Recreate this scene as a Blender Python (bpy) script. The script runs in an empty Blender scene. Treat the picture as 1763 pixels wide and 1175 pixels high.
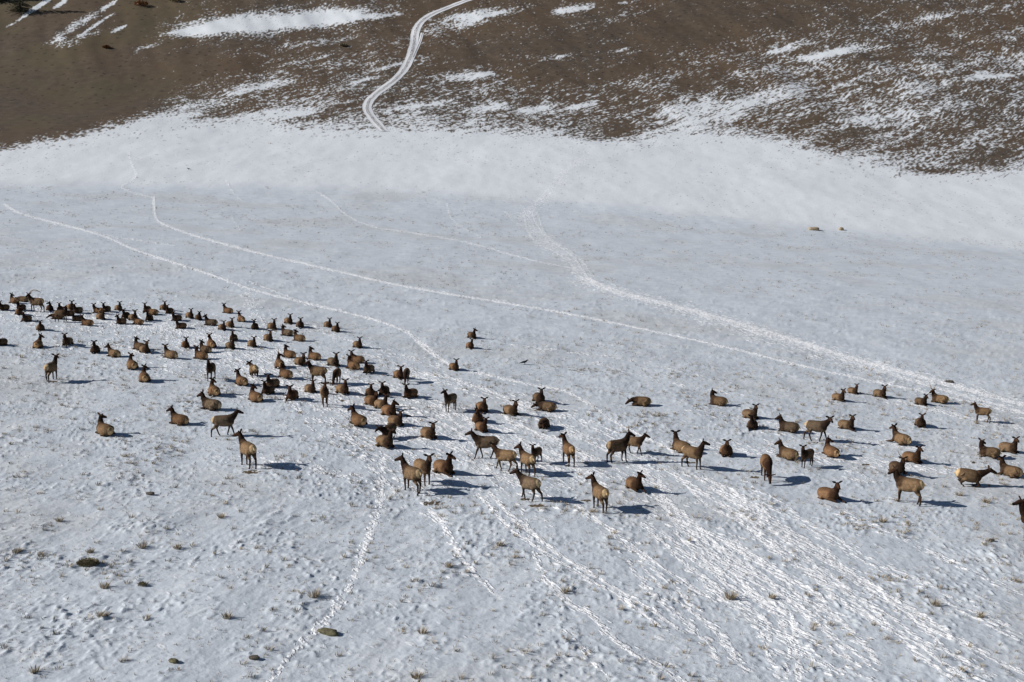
import bpy, math, random
import numpy as np
from mathutils import Vector, Matrix
from mathutils.kdtree import KDTree

random.seed(7)
rng = np.random.default_rng(11)
scene = bpy.context.scene
R = math.radians

# ------------------------------------------------------------------ camera
W, H, F = 1763.0, 1175.0, 2160.0          # reference picture size, focal length in its pixels
CAMZ, PITCH = 19.2, R(9.85)
TILT = 0.06                                # the valley floor falls away to the right
cam_d = bpy.data.cameras.new("camera")
cam_d.sensor_width = 36.0
cam_d.lens = 36.0 * F / W
cam_d.clip_start, cam_d.clip_end = 0.5, 3000.0
cam = bpy.data.objects.new("camera", cam_d)
cam.location = (0, 0, CAMZ)
cam.rotation_euler = (R(90) - PITCH, 0, 0)
scene.collection.objects.link(cam)
scene.camera = cam

# ------------------------------------------------------------------ light
SUN_EL, SHADOW_DIR = R(30), R(9)
world = bpy.data.worlds.new("World")
scene.world = world
world.use_nodes = True
nt = world.node_tree
bg = nt.nodes["Background"]
sky = nt.nodes.new("ShaderNodeTexSky")
sky.sky_type = 'NISHITA'
sky.sun_disc = False
sky.sun_elevation = SUN_EL
sky.sun_rotation = R(261)
sky.altitude = 1800
sky.air_density = 1.0
sky.dust_density = 0.3
sky.ozone_density = 1.6
nt.links.new(sky.outputs[0], bg.inputs[0])
bg.inputs[1].default_value = 0.05
sun_d = bpy.data.lights.new("sun", 'SUN')
sun_d.energy = 5.0
sun_d.angle = R(0.5)
sun_d.color = (1.0, 0.965, 0.925)
sun = bpy.data.objects.new("sun", sun_d)
dv = Vector((math.cos(SHADOW_DIR) * math.cos(SUN_EL), math.sin(SHADOW_DIR) * math.cos(SUN_EL), -math.sin(SUN_EL)))
sun.rotation_euler = dv.to_track_quat('-Z', 'Y').to_euler()
sun.location = (-60, -10, 60)
scene.collection.objects.link(sun)
scene.view_settings.view_transform = 'Standard'
scene.view_settings.look = 'None'
scene.view_settings.exposure = 0.14
scene.view_settings.gamma = 1.0

# ------------------------------------------------------------------ noise
def _h(ix, iy, seed):
    with np.errstate(over='ignore'):
        h = (ix.astype(np.int64) * 374761393 + iy.astype(np.int64) * 668265263 + seed * 1442695041) & 0xFFFFFFFF
        h = ((h ^ (h >> 13)) * 1274126177) & 0xFFFFFFFF
        return (h ^ (h >> 16)) & 0xFFFFFFFF

def noise(x, y, seed=0):                   # gradient noise, about -0.7..0.7
    x = np.asarray(x, float); y = np.asarray(y, float)
    xi = np.floor(x); yi = np.floor(y)
    fx = x - xi; fy = y - yi
    u = fx * fx * fx * (fx * (fx * 6 - 15) + 10); v = fy * fy * fy * (fy * (fy * 6 - 15) + 10)
    def g(a, b):
        an = _h(xi + a, yi + b, seed) * (2 * math.pi / 4294967296.0)
        return np.cos(an) * (fx - a) + np.sin(an) * (fy - b)
    a = g(0, 0) * (1 - u) + g(1, 0) * u
    b = g(0, 1) * (1 - u) + g(1, 1) * u
    return a * (1 - v) + b * v

def fbm(x, y, seed=0, n=4):
    s = 0; a = 1.0; f = 1.0
    for i in range(n):
        s = s + a * noise(np.asarray(x) * f, np.asarray(y) * f, seed + i * 17); a *= 0.5; f *= 2.03
    return s

def sstep(a, b, x):
    t = np.clip((np.asarray(x, float) - a) / (b - a), 0, 1)
    return t * t * (3 - 2 * t)

# ------------------------------------------------------------------ projection of the reference view
CP, SP = math.cos(PITCH), math.sin(PITCH)
def project(X, Y, Z):
    d = np.maximum(Y * CP - (Z - CAMZ) * SP, 0.5)
    u = Y * SP + (Z - CAMZ) * CP
    return W / 2 + F * X / d, H / 2 - F * u / d

# ------------------------------------------------------------------ terrain
def rise(Y):
    def ramp(t, a, b, s):                  # integral of a slope that grows from 0 to s between a and b
        t = np.asarray(t, float)
        w = b - a
        q = np.clip((t - a) / w, 0, 1)
        return s * w * (q ** 3 - q ** 4 / 2) + s * np.maximum(t - b, 0)
    return ramp(Y, 232, 285, 0.17) + ramp(Y, 335, 385, 0.21)

def broad(X, Y):
    X = np.asarray(X, float); Y = np.asarray(Y, float)
    far = sstep(200, 340, Y)
    z = -TILT * X + rise(Y + 0.04 * X)
    z = z + 0.16 * fbm(X / 9.0, Y / 13.0, 3, 3) + far * .75 * fbm(X / 60.0, Y / 60.0, 9, 3) + sstep(345, 420, Y) * (1.1 * fbm(X / 22.0 + Y / 60.0, Y / 80.0, 19, 3))
    return z

def drift(X, Y):                           # low wind drifts and grass hummocks under the snow
    c, s = math.cos(R(62)), math.sin(R(62))
    a = X * c + Y * s; b = -X * s + Y * c
    near = 1 - sstep(110, 220, Y)
    h1 = fbm(a / 2.1, b / 0.95, 21, 3)
    h2 = np.maximum(fbm(a / 0.75, b / 0.5, 33, 2) - 0.02, 0)
    h3 = fbm(X / 3.7, Y / 3.7, 41, 2)
    return near * (0.038 * h1 + 0.13 * h2 * sstep(-0.1, 0.45, h3) + 0.05 * h3) + small_relief(X, Y)

def small_relief(X, Y):
    vn = 1 - sstep(75, 130, Y)
    k4 = noise(X / 0.46, Y / 0.62, 43); k5 = noise(X / 0.22 + 9, Y / 0.30, 44)
    patch = .30 + sstep(-.15, .35, fbm(X / 4.5, Y / 6.0, 45, 2))
    return vn * (0.13 * np.maximum(k4 - .18, 0) + 0.15 * np.maximum(k5 - .15, 0)) * patch

# ---- trails in the snow: polylines given in reference pixels, (points, width px, strength)
TRAILS = [
    ([(1010, 270), (985, 285), (960, 315), (935, 342), (908, 365)], 22, .55),
    ([(908, 365), (912, 385), (930, 412), (985, 445), (1000, 470), (1012, 490)], 34, .75),
    ([(935, 400), (965, 428), (1003, 455)], 22, .6),
    ([(1000, 478), (1050, 500), (1130, 520), (1230, 545), (1350, 582), (1480, 622), (1600, 652), (1763, 698)], 24, 1.0),
    ([(1130, 522), (1250, 556), (1400, 606), (1560, 655), (1763, 712)], 38, .6),
    ([(265, 340), (267, 378), (285, 388), (330, 405), (440, 435), (560, 462), (700, 495), (840, 517), (980, 540), (1100, 565), (1250, 597), (1400, 635), (1560, 668), (1763, 712)], 8, 1.0),
    ([(8, 352), (30, 366), (60, 375), (180, 405), (230, 430), (280, 446), (350, 468), (430, 498), (520, 521), (640, 548), (700, 570), (740, 600), (766, 622)], 8, .95),
    ([(180, 405), (240, 414), (300, 423)], 6, .5),
    ([(430, 485), (470, 500), (520, 520), (590, 535)], 8, .6),
    ([(222, 262), (228, 285), (238, 303), (222, 315), (205, 322), (222, 330), (262, 340)], 7, .6),
    ([(545, 330), (572, 345), (590, 368), (640, 392), (720, 402), (820, 420), (900, 445), (985, 462)], 6, .7),
    ([(770, 350), (775, 372), (790, 388), (828, 408)], 6, .55),
    ([(390, 310), (398, 328), (416, 345)], 6, .45), ([(400, 375), (414, 395)], 6, .4),
    ([(870, 365), (890, 385), (915, 400)], 7, .4),
    ([(700, 570), (745, 612), (790, 636), (850, 648), (920, 664), (975, 672), (1020, 698), (1052, 722), (1090, 745), (1160, 775)], 11, .9),
    ([(600, 610), (700, 640), (780, 660), (860, 690), (960, 720)], 50, .6),
    ([(430, 500), (445, 560), (470, 600), (540, 640), (620, 665)], 34, .35),
    ([(150, 545), (250, 565), (370, 585), (480, 620)], 26, .5),
    ([(60, 615), (150, 580), (330, 640), (420, 690)], 40, .35),
    ([(370, 600), (430, 640), (540, 700), (640, 770), (760, 840)], 90, .45),
    ([(520, 690), (600, 760), (660, 800), (720, 860)], 60, .4),
    ([(640, 690), (740, 740), (850, 800), (960, 860)], 100, .55),
    ([(780, 700), (880, 740), (980, 790), (1090, 840)], 90, .6),
    ([(900, 690), (1000, 740), (1100, 790), (1180, 850)], 70, .5),
    ([(660, 785), (657, 830), (655, 880), (632, 930), (608, 1000), (575, 1055), (520, 1105), (462, 1175)], 15, .70),
    ([(420, 790), (520, 800), (640, 830)], 40, .4),
    ([(740, 880), (775, 920), (790, 960), (830, 1000), (860, 1030)], 14, .75),
    ([(830, 850), (880, 900), (930, 940), (1010, 990), (1080, 1030), (1150, 1080)], 24, .8),
    ([(900, 880), (912, 930), (930, 980), (950, 1010)], 12, .6),
    ([(950, 1000), (985, 1040), (1030, 1060), (1070, 1110), (1150, 1150), (1180, 1180)], 18, .8),
    ([(1000, 1110), (1030, 1150)], 10, .5), ([(970, 1085), (1010, 1120), (1040, 1160)], 10, .5),
    ([(980, 860), (1060, 920), (1150, 985), (1240, 1040), (1300, 1060)], 26, .8),
    ([(1090, 790), (1140, 870), (1190, 940), (1250, 1000), (1330, 1050), (1350, 1100), (1345, 1150), (1370, 1180)], 60, .95),
    ([(1150, 800), (1250, 860), (1350, 930), (1450, 990), (1560, 1060), (1690, 1140), (1763, 1170)], 46, 1.0),
    ([(1190, 820), (1290, 890), (1390, 960), (1500, 1040), (1620, 1130), (1690, 1180)], 60, .7),
    ([(1150, 850), (1230, 920), (1340, 990), (1450, 1080), (1540, 1180)], 60, .75),
    ([(1130, 900), (1220, 980), (1310, 1060), (1420, 1130), (1480, 1180)], 50, .6),
    ([(1280, 840), (1390, 900), (1480, 960), (1580, 1000), (1690, 1060), (1763, 1100)], 30, .6),
    ([(1440, 870), (1530, 910), (1640, 960), (1763, 1020)], 26, .45),
    ([(1080, 950), (1160, 1040), (1240, 1110), (1290, 1180)], 40, .6),
    ([(1330, 760), (1420, 790), (1500, 830)], 30, .35), ([(1180, 700), (1300, 730), (1440, 800)], 26, .3),
    ([(1560, 720), (1660, 760), (1763, 800)], 30, .3), ([(1540, 690), (1640, 715), (1763, 740)], 30, .45),
    ([(520, 560), (640, 600), (760, 630)], 20, .35),
    ([(30, 535), (200, 552), (380, 580), (520, 625), (640, 670)], 70, .6), ([(330, 590), (480, 650), (620, 700), (760, 760)], 80, .6),
    ([(560, 640), (700, 690), (820, 760), (960, 830)], 70, .6), ([(1180, 760), (1330, 780), (1500, 790), (1700, 820)], 60, .4), ([(1250, 720), (1420, 750), (1600, 780)], 50, .4),
    ([(870, 590), (960, 605), (1060, 615), (1150, 635), (1260, 660)], 9, .4),
    ([(1000, 620), (1150, 660), (1280, 680)], 10, .35),
]
BARE = [(745, 867, 22, 6), (432, 813, 22, 5), (925, 871, 22, 4), (1008, 862, 14, 3), (1300, 822, 12, 3), (1405, 762, 9, 2), (1190, 797, 14, 2.5),
        (1490, 800, 12, 2.5), (1676, 797, 9, 2.5), (560, 660, 16, 3), (590, 690, 10, 2.5), (700, 716, 14, 2.5), (90, 657, 14, 2.5), (905, 860, 12, 3)]

_tr = random.Random(3)
def _strands():
    out = []
    for pts, w, s in TRAILS:
        for _ in range(2):                                 # round the corners of the traced line
            pts = [pts[0]] + [q for (ax, ay), (bx, by) in zip(pts[:-1], pts[1:]) for q in ((.75 * ax + .25 * bx, .75 * ay + .25 * by), (.25 * ax + .75 * bx, .25 * ay + .75 * by))] + [pts[-1]]
        far = pts[0][1] < 600
        if w < 18:
            out.append((pts, w * (.5 if far else .8), s)); continue
        out.append((pts, w * (.8 if far else 1), s * (.52 if far else .16)))                      # scattered prints beside the beaten lines
        for _ in range(max(2, int(w / 9.5))):
            off = _tr.uniform(-1, 1) * w * .66; ph = _tr.uniform(0, 50); P = []
            k0 = _tr.uniform(0, .35) if w > 35 else 0; k1 = _tr.uniform(.65, 1) if w > 35 else 1
            for (ax, ay), (bx, by) in zip(pts[:-1], pts[1:]):
                n = max(1, int(math.hypot(bx - ax, by - ay) / 28))
                P += [(ax + (bx - ax) * k / n, ay + (by - ay) * k / n) for k in range(n)]
            P.append(pts[-1]); P = P[int(len(P) * k0):max(2, int(math.ceil(len(P) * k1)))]
            if len(P) < 2: continue
            Q = [(x + off + w * .45 * float(noise(y / 55.0 + ph, ph, 8)), y + w * .08 * float(noise(x / 40.0, ph, 9))) for x, y in P]
            ym = sum(q[1] for q in Q) / len(Q)
            out.append((Q, max(2.6, (ym - 200) / 671 * 8.0) * _tr.uniform(.7, 1.3), min(1.0, s * _tr.uniform(.8, 1.35) * (.8 if far else 1))))
    return out
STRANDS = _strands()
def trail_density(px, py):
    t = np.zeros(px.shape)
    o = np.argsort(py, kind='stable'); X0, Y0 = px[o], py[o]; T = np.zeros(px.shape)
    wob = 3 * noise(X0 / 23.0, Y0 / 15.0, 77)
    for pts, w, s in STRANDS:
        x0 = min(p[0] for p in pts) - 2 * w; x1 = max(p[0] for p in pts) + 2 * w
        for (ax, ay), (bx, by) in zip(pts[:-1], pts[1:]):
            i0, i1 = np.searchsorted(Y0, [min(ay, by) - 1.6 * w, max(ay, by) + 1.6 * w])
            if i1 <= i0: continue
            xs = X0[i0:i1]; m = np.nonzero((xs > min(ax, bx) - 2 * w) & (xs < max(ax, bx) + 2 * w))[0]
            if not len(m): continue
            m = m + i0; X = X0[m] + wob[m] * min(1, w / 20); Y = Y0[m]
            dx, dy = bx - ax, by - ay
            q = np.clip(((X - ax) * dx + (Y - ay) * dy) / (dx * dx + dy * dy + 1e-6), 0, 1)
            d = (X - ax - q * dx) ** 2 + ((Y - ay - q * dy) * 1.35) ** 2
            T[m] = np.maximum(T[m], s * np.exp(-d / (0.30 * w * w)))
    t[o] = T
    return t

SNOWLINE = np.array([(-400, 300), (0, 262), (100, 246), (200, 222), (300, 214), (420, 218), (560, 232), (700, 232), (850, 236),
                     (1000, 246), (1080, 250), (1180, 240), (1300, 245), (1380, 262), (1480, 284), (1560, 300), (1660, 308), (1763, 302), (2200, 290)], float)
# patches on the hillside: x, y, half length, half height, rotation (deg, positive rises to the right), snow (+) or bare (-)
PATCH = [(450, 38, 165, 17, 5, 1.3), (560, 33, 90, 9, 5, .9), (340, 55, 60, 8, 8, .7), (128, 46, 62, 11, 33, 1.5), (150, 62, 60, 9, 22, 1.25), (103, 8, 18, 5, 34, 2.3), (45, 26, 60, 3.6, 33, 1.6), (68, 9, 32, 4, 33, 2.2), (170, 40, 36, 3, 33, 1.8),
         (35, 95, 70, 7, 24, .35), (190, 8, 20, 5, 32, 1.6), (205, 50, 16, 3.5, 24, 1.9), (250, 82, 30, 6, 18, 1.0),
         (825, 26, 72, 8, 6, .9), (775, 45, 60, 8, 12, .6), (990, 15, 36, 7, 8, 1.1), (1080, 4, 20, 3, 8, .7), (665, 27, 30, 5, 8, .7),
         (810, 131, 42, 7, 5, .95), (955, 99, 26, 5, 10, .7), (1070, 87, 18, 4, 12, .7), (1345, 87, 26, 6, 14, .7), (1435, 91, 62, 5, 12, .9), (1500, 84, 40, 3, 10, .5),
         (1325, 168, 66, 12, 14, .6), (1200, 185, 70, 16, 10, .5), (1140, 225, 60, 12, 8, .45), (1240, 205, 60, 10, 8, .4),
         (735, 182, 45, 5, 8, .6), (840, 185, 40, 7, 8, .7), (930, 186, 40, 7, 10, .7), (1000, 183, 30, 6, 8, .7), (690, 110, 50, 3, 14, .35), (620, 140, 26, 3, 18, .6),
         (430, 155, 50, 5, 12, .4), (350, 178, 60, 6, 10, .5), (290, 205, 60, 9, 10, .6), (480, 196, 60, 8, 6, .5), (450, 145, 60, 6, 10, .35), (575, 70, 60, 5, 10, .4), (545, 100, 50, 4, 12, .3),
         (1700, 132, 50, 4, 4, .8), (1600, 150, 90, 9, 10, .25), (1720, 60, 50, 7, 12, .3), (1540, 215, 30, 4, 6, .6), (1500, 205, 50, 8, 6, .3), (1640, 25, 120, 5, 10, .35),
         (1050, 232, 70, 10, 6, -.55), (1110, 250, 26, 7, 4, -.4), (1600, 296, 60, 8, 2, -.5), (1700, 270, 70, 12, 6, -.4), (110, 190, 160, 28, 10, -.5), (60, 130, 160, 30, 10, -.5),
         (330, 110, 120, 26, 8, -.3), (1000, 130, 110, 18, 8, -.25), (900, 90, 120, 25, 8, -.2), (1250, 40, 180, 30, 6, -.3), (1450, 235, 70, 9, 6, -.2)]

def ground_attributes(X, Y, Z):
    px, py = project(X, Y, Z)
    n = X.shape
    sl = np.interp(px, SNOWLINE[:, 0], SNOWLINE[:, 1])
    above = sl - py                                       # pixels above the lower edge of the bare slope
    # streaks of snow lying along the slope (world coordinates)
    ang = np.interp(px, [0, 250, 600, 1763], [R(64), R(52), R(40), R(40)])
    hy = np.maximum(Y - 330, 0)
    a0 = R(45)
    sa = X * math.cos(a0) + Y * math.sin(a0); sb = -X * math.sin(a0) + Y * math.cos(a0)
    wa = sa + 3.0 * noise(X / 14.0, Y / 14.0, 63); wb = sb + 1.6 * noise(X / 9.0, Y / 9.0, 64) + 2.5 * noise(X / 40.0, Y / 40.0, 65)
    st = 1.1 * fbm(wa / 2.4, wb / 0.6, 51, 3) + 0.55 * fbm(wa / 11.0, wb / 2.6, 57, 3) + 0.45 * fbm(wa / 38.0, wb / 12.0, 59, 2) + .35 * noise(X / .9, Y / .9, 66)
    st = st / 0.42
    prob = np.interp(px, [-300, 0, 200, 300, 420, 560, 700, 900, 1100, 1250, 1450, 1763, 2100],
                         [.012, .012, .02, .16, .36, .42, .42, .36, .34, .40, .47, .50, .50])
    upf = np.interp(above, [0, 20, 60, 110, 150, 200, 320], [1.35, 1.15, .85, .55, .38, .26, .22])
    rightf = sstep(1150, 1450, px)
    p = np.clip(prob * (upf * (1 - rightf) + rightf * np.interp(above, [0, 60, 190, 240, 330], [.95, .80, .74, .40, .25])), .004, .9)
    base = np.log(p / (1 - p)) * .62
    base = base + 2.0 * np.exp(-np.maximum(above, 0) / 13.0)
    base = base + 1.25 * np.exp(-np.maximum(above, 0) / 22.0) * (1 - sstep(230, 330, px))
    base = np.where(above < 0, 1.5 - np.minimum(above, 0) * .055, base)
    for cx, cy, rx, ry, rot, s in PATCH:
        m = (abs(px - cx) < rx * 2.4) & (abs(py - cy) < (ry + rx * abs(math.sin(R(rot)))) * 2.6)
        if not m.any(): continue
        c, q = math.cos(R(rot)), math.sin(R(rot))
        dx, dy = px[m] - cx, py[m] - cy
        u = (dx * c - dy * q) / rx; v = (dx * q + dy * c) / ry
        base[m] = base[m] + 2.6 * s * np.exp(-(u ** 4) - (v * v) * 1.1)
    snow = sstep(-1.35, 1.35, base + st)
    snow = np.where(above < -30, 1.0, snow)
    # thin speckle where grass tips come through above the flat
    tr = trail_density(px, py)
    bare = np.zeros(n)
    rag = noise(px / 8.0, py / 2.4, 15) + .8 * noise(px / 3.6, py / 1.3, 16)
    for cx, cy, rx, ry in BARE:
        m = (abs(px - cx) < rx * 2.2) & (abs(py - cy) < ry * 2.2)
        if m.any():
            r2 = ((px[m] - cx) / rx) ** 2 + ((py[m] - cy) / ry) ** 2
            bare[m] = np.maximum(bare[m], sstep(.35, .95, np.exp(-1.1 * r2) + .75 * rag[m]) * np.exp(-.25 * r2))
    # the grassy, greyer flat ends along a line; beyond it the snow lies smooth
    edge = np.interp(px, [-400, 0, 300, 600, 900, 1200, 1500, 1763, 2200], [318, 322, 322, 326, 345, 372, 405, 432, 470])
    flat = sstep(-14, 10, py - edge + 5 * noise(px / 80.0, py / 12.0, 61))
    return snow, tr, bare, flat

def surface(X, Y, with_tracks=False, tr=None):
    z = broad(X, Y) + drift(X, Y)
    return z

def make_grid(name, rows, us, material):
    Yg, Ug = np.meshgrid(rows, us, indexing='ij')
    Xg = Ug * np.maximum(Yg, 60.0)
    Xg = Xg + 0.0
    Xf, Yf = Xg.ravel(), Yg.ravel()
    Zf = surface(Xf, Yf)
    snow, tr, bare, flat = ground_attributes(Xf, Yf, Zf)
    near = 1 - sstep(90, 190, Yf)
    c, s = math.cos(R(-25)), math.sin(R(-25))
    chop = np.maximum(noise(Xf / 0.30, Yf / 0.34, 71), -.2) + .7 * noise(Xf / 0.17, Yf / 0.2, 73)
    Zf = Zf + near * tr * 0.035 * chop - 0.02 * tr * near - .8 * tr * small_relief(Xf, Yf)
    nr, nc = len(rows), len(us)
    me = bpy.data.meshes.new(name)
    co = np.stack([Xf, Yf, Zf], 1).astype(np.float32)
    i = np.arange(nr * nc).reshape(nr, nc)
    quads = np.stack([i[:-1, :-1], i[:-1, 1:], i[1:, 1:], i[1:, :-1]], -1).reshape(-1, 4)
    me.vertices.add(len(co)); me.vertices.foreach_set("co", co.ravel())
    me.loops.add(quads.size); me.loops.foreach_set("vertex_index", quads.ravel().astype(np.int32))
    me.polygons.add(len(quads)); me.polygons.foreach_set("loop_start", np.arange(0, quads.size, 4, dtype=np.int32))
    me.polygons.foreach_set("use_smooth", np.ones(len(quads), bool))
    me.update(calc_edges=True)
    for nm, arr in (("snow", snow), ("track", tr), ("bare", bare), ("flat", flat)):
        at = me.attributes.new(nm, 'FLOAT', 'POINT'); at.data.foreach_set("value", arr.astype(np.float32))
    me.materials.append(material)
    o = bpy.data.objects.new(name, me); scene.collection.objects.link(o)
    o["kind"] = "structure"
    return o

# ------------------------------------------------------------------ material helpers
class NT:
    def __init__(s, name):
        s.m = bpy.data.materials.new(name); s.m.use_nodes = True
        s.t = s.m.node_tree; s.p = s.t.nodes["Principled BSDF"]
        s.p.inputs["Roughness"].default_value = 0.85
        s.p.inputs["Specular IOR Level"].default_value = 0.2
    def n(s, ty, **kw):
        nd = s.t.nodes.new(ty)
        for k, v in kw.items(): setattr(nd, k, v)
        return nd
    def l(s, a, b): s.t.links.new(a, b)
    def val(s, sock, v):
        if isinstance(v, (int, float)): sock.default_value = v
        elif isinstance(v, tuple): sock.default_value = v if len(v) == len(sock.default_value) else (*v, 1)
        else: s.l(v, sock)
    def math(s, op, a, b=0.0, clamp=False):
        nd = s.n("ShaderNodeMath", operation=op); nd.use_clamp = clamp
        s.val(nd.inputs[0], a); s.val(nd.inputs[1], b); return nd.outputs[0]
    def mix(s, f, a, b, mode='MIX'):
        nd = s.n("ShaderNodeMix", data_type='RGBA', blend_type=mode)
        s.val(nd.inputs[0], f); s.val(nd.inputs[6], a); s.val(nd.inputs[7], b); return nd.outputs[2]
    def attr(s, name): return s.n("ShaderNodeAttribute", attribute_name=name)
    def noise(s, vec, scale, detail=3.0, rough=.5, out=0):
        nd = s.n("ShaderNodeTexNoise"); s.l(vec, nd.inputs["Vector"])
        nd.inputs["Scale"].default_value = scale; nd.inputs["Detail"].default_value = detail; nd.inputs["Roughness"].default_value = rough
        return nd.outputs[out]
    def ramp(s, f, a, b):
        nd = s.n("ShaderNodeMapRange", interpolation_type='SMOOTHSTEP'); s.val(nd.inputs[0], f)
        nd.inputs[1].default_value = a; nd.inputs[2].default_value = b; return nd.outputs[0]
    def mapping(s, vec, scale=(1, 1, 1), rot=(0, 0, 0)):
        nd = s.n("ShaderNodeMapping"); s.l(vec, nd.inputs[0]); nd.inputs[3].default_value = scale; nd.inputs[2].default_value = rot; return nd.outputs[0]

def ground_material():
    k = NT("snowy_ground")
    geo = k.n("ShaderNodeNewGeometry"); P = geo.outputs["Position"]
    flatP = k.mapping(P, (1, 1, 0))
    snow, tr, bare, flat = (k.attr(a).outputs["Fac"] for a in ("snow", "track", "bare", "flat"))
    # hoof prints and thrown clods
    def cells(scale, r, bias):
        v = k.n("ShaderNodeTexVoronoi", feature='F1', voronoi_dimensions='2D'); k.l(k.mapping(k.mapping(P, (1, 1, 0), (0, 0, R(56))), (.52, 1.25, 0)), v.inputs["Vector"])
        v.inputs["Scale"].default_value = scale
        sx = k.n("ShaderNodeSeparateColor"); k.l(v.outputs["Color"], sx.inputs[0])
        dens = k.math('MULTIPLY', tr, bias)
        hit = k.ramp(k.math('SUBTRACT', dens, sx.outputs[0]), -.04, .04)
        return k.math('MULTIPLY', hit, k.ramp(v.outputs["Distance"], r, r * .45))
    c1 = cells(2.6, .52, .95); c2 = cells(4.8, .48, .9)
    prints = k.math('MAXIMUM', c1, c2)
    chop = k.noise(flatP, 7.0, 4, .65)
    crust_n = k.noise(flatP, .55, 5, .6)
    fine = k.noise(flatP, 9.0, 4, .65)
    crust = k.mix(k.ramp(crust_n, .35, .68), (.515, .56, .605), (.585, .62, .655))
    crust = k.mix(flat, (.66, .69, .715), crust)
    fp = k.mapping(P, (1, .8, 0))
    speck = k.math('MULTIPLY', k.ramp(k.noise(fp, 5.2, 3, .75), .60, .70), k.math('MULTIPLY', flat, k.ramp(k.noise(flatP, .12, 3), .35, .6)))
    crust = k.mix(k.math('MULTIPLY', speck, .42), crust, (.33, .29, .23))
    tint = k.math('MULTIPLY', k.ramp(k.noise(flatP, .045, 4, .6), .47, .66), flat)
    crust = k.mix(k.math('MULTIPLY', tint, .20), crust, (.40, .35, .29))
    spots = k.n("ShaderNodeTexVoronoi", feature='F1', voronoi_dimensions='2D'); k.l(k.mapping(P, (1, .5, 0)), spots.inputs["Vector"]); spots.inputs["Scale"].default_value = .62
    spots_r = k.n('ShaderNodeSeparateColor'); k.l(spots.outputs['Color'], spots_r.inputs[0])
    fard = k.n("ShaderNodeSeparateXYZ"); k.l(P, fard.inputs[0])
    sp = k.math('MULTIPLY', k.math('MULTIPLY', k.math('MULTIPLY', k.ramp(spots.outputs["Distance"], .16, .05), k.ramp(spots_r.outputs[0], .45, .95)), k.ramp(k.noise(flatP, .05, 2), .4, .6)), k.ramp(fard.outputs[1], 90, 140))
    crust = k.mix(k.math('MULTIPLY', sp, .6), crust, (.20, .17, .13))
    white = (.93, .93, .93, 1)
    scol = k.mix(prints, crust, white)
    broken = k.ramp(k.noise(k.mapping(P, (1, .6, 0)), 1.1, 4, .75), .36, .62)
    beaten = k.math('MULTIPLY', k.ramp(tr, .30, .80), k.math('MULTIPLY', k.math('ADD', .12, k.math('MULTIPLY', broken, .72)), k.math('SUBTRACT', 1.0, k.math('MULTIPLY', k.ramp(fard.outputs[1], 110, 230), .35))))
    scol = k.mix(beaten, scol, white)
    # dry grass of the slope
    g1 = k.noise(flatP, .018, 4, .55); g2 = k.noise(flatP, .35, 5, .7); g3 = k.noise(flatP, 1.6, 3, .7)
    g4 = k.noise(k.mapping(P, (1, .6, 0)), 2.6, 4, .8)
    grass = k.mix(k.ramp(g1, .40, .62), (.090, .061, .038), (.068, .053, .040))
    grass = k.mix(k.ramp(g2, .35, .7), grass, (.108, .080, .054))
    grass = k.mix(k.math('MULTIPLY', k.ramp(g3, .5, .75), .6), grass, (.052, .039, .029))
    grass = k.mix(k.math('MULTIPLY', k.ramp(g4, .52, .72), .75), grass, (.034, .026, .020))
    grass = k.mix(k.math('MULTIPLY', k.ramp(g4, .44, .26), .55), grass, (.155, .12, .085))
    sepP = k.n("ShaderNodeSeparateXYZ"); k.l(P, sepP.inputs[0])
    olive = k.math('MULTIPLY', k.ramp(sepP.outputs[0], -70, -150), k.ramp(k.noise(flatP, .03, 3), .42, .6))
    grass = k.mix(k.math('MULTIPLY', olive, .6), grass, (.095, .078, .040))
    rust = k.math('MULTIPLY', k.ramp(sepP.outputs[0], -178, -186), k.ramp(sepP.outputs[1], 428, 440))
    grass = k.mix(k.math('MULTIPLY', rust, .7), grass, (.15, .075, .032))
    bv = k.n("ShaderNodeTexVoronoi", feature='F1', voronoi_dimensions='2D'); k.l(flatP, bv.inputs["Vector"]); bv.inputs["Scale"].default_value = .34
    bc = k.n("ShaderNodeSeparateColor"); k.l(bv.outputs["Color"], bc.inputs[0])
    bush = k.math('MULTIPLY', k.ramp(bv.outputs["Distance"], .26, .10), k.ramp(bc.outputs[0], .55, .9))
    grass = k.mix(k.math('MULTIPLY', bush, .75), grass, (.030, .025, .018))
    warm = k.ramp(k.noise(k.mapping(P, (1, .6, 0)), .05, 4, .6), .46, .64)
    grass = k.mix(k.math('MULTIPLY', warm, .25), grass, (.100, .064, .038))
    soil = k.mix(k.ramp(fine, .35, .65), (.07, .048, .030), (.14, .105, .065))
    sn = k.ramp(k.math('ADD', snow, k.math('MULTIPLY', k.math('SUBTRACT', k.noise(flatP, 1.5, 4, .8), .5), 1.6)), .16, .95)
    sn = k.math('MULTIPLY', sn, k.math('ADD', .72, k.math('MULTIPLY', k.ramp(snow, .6, 1.0), .28)))
    col = k.mix(sn, grass, scol)
    col = k.mix(k.ramp(bare, .3, .7), col, soil)
    k.l(col, k.p.inputs["Base Color"])
    h = k.math('MULTIPLY', prints, k.math('ADD', k.math('MULTIPLY', chop, 1.2), -.15))
    h = k.math('ADD', k.math('MULTIPLY', h, .085), k.math('MULTIPLY', fine, k.math('ADD', .018, k.math('MULTIPLY', tr, .05))))
    h = k.math('ADD', h, k.math('MULTIPLY', k.noise(flatP, 2.2, 3, .6), .05))
    b = k.n("ShaderNodeBump"); b.inputs["Strength"].default_value = 0.8; b.inputs["Distance"].default_value = 1.0
    k.l(h, b.inputs["Height"]); k.l(b.outputs[0], k.p.inputs["Normal"])
    return k.m

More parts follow.
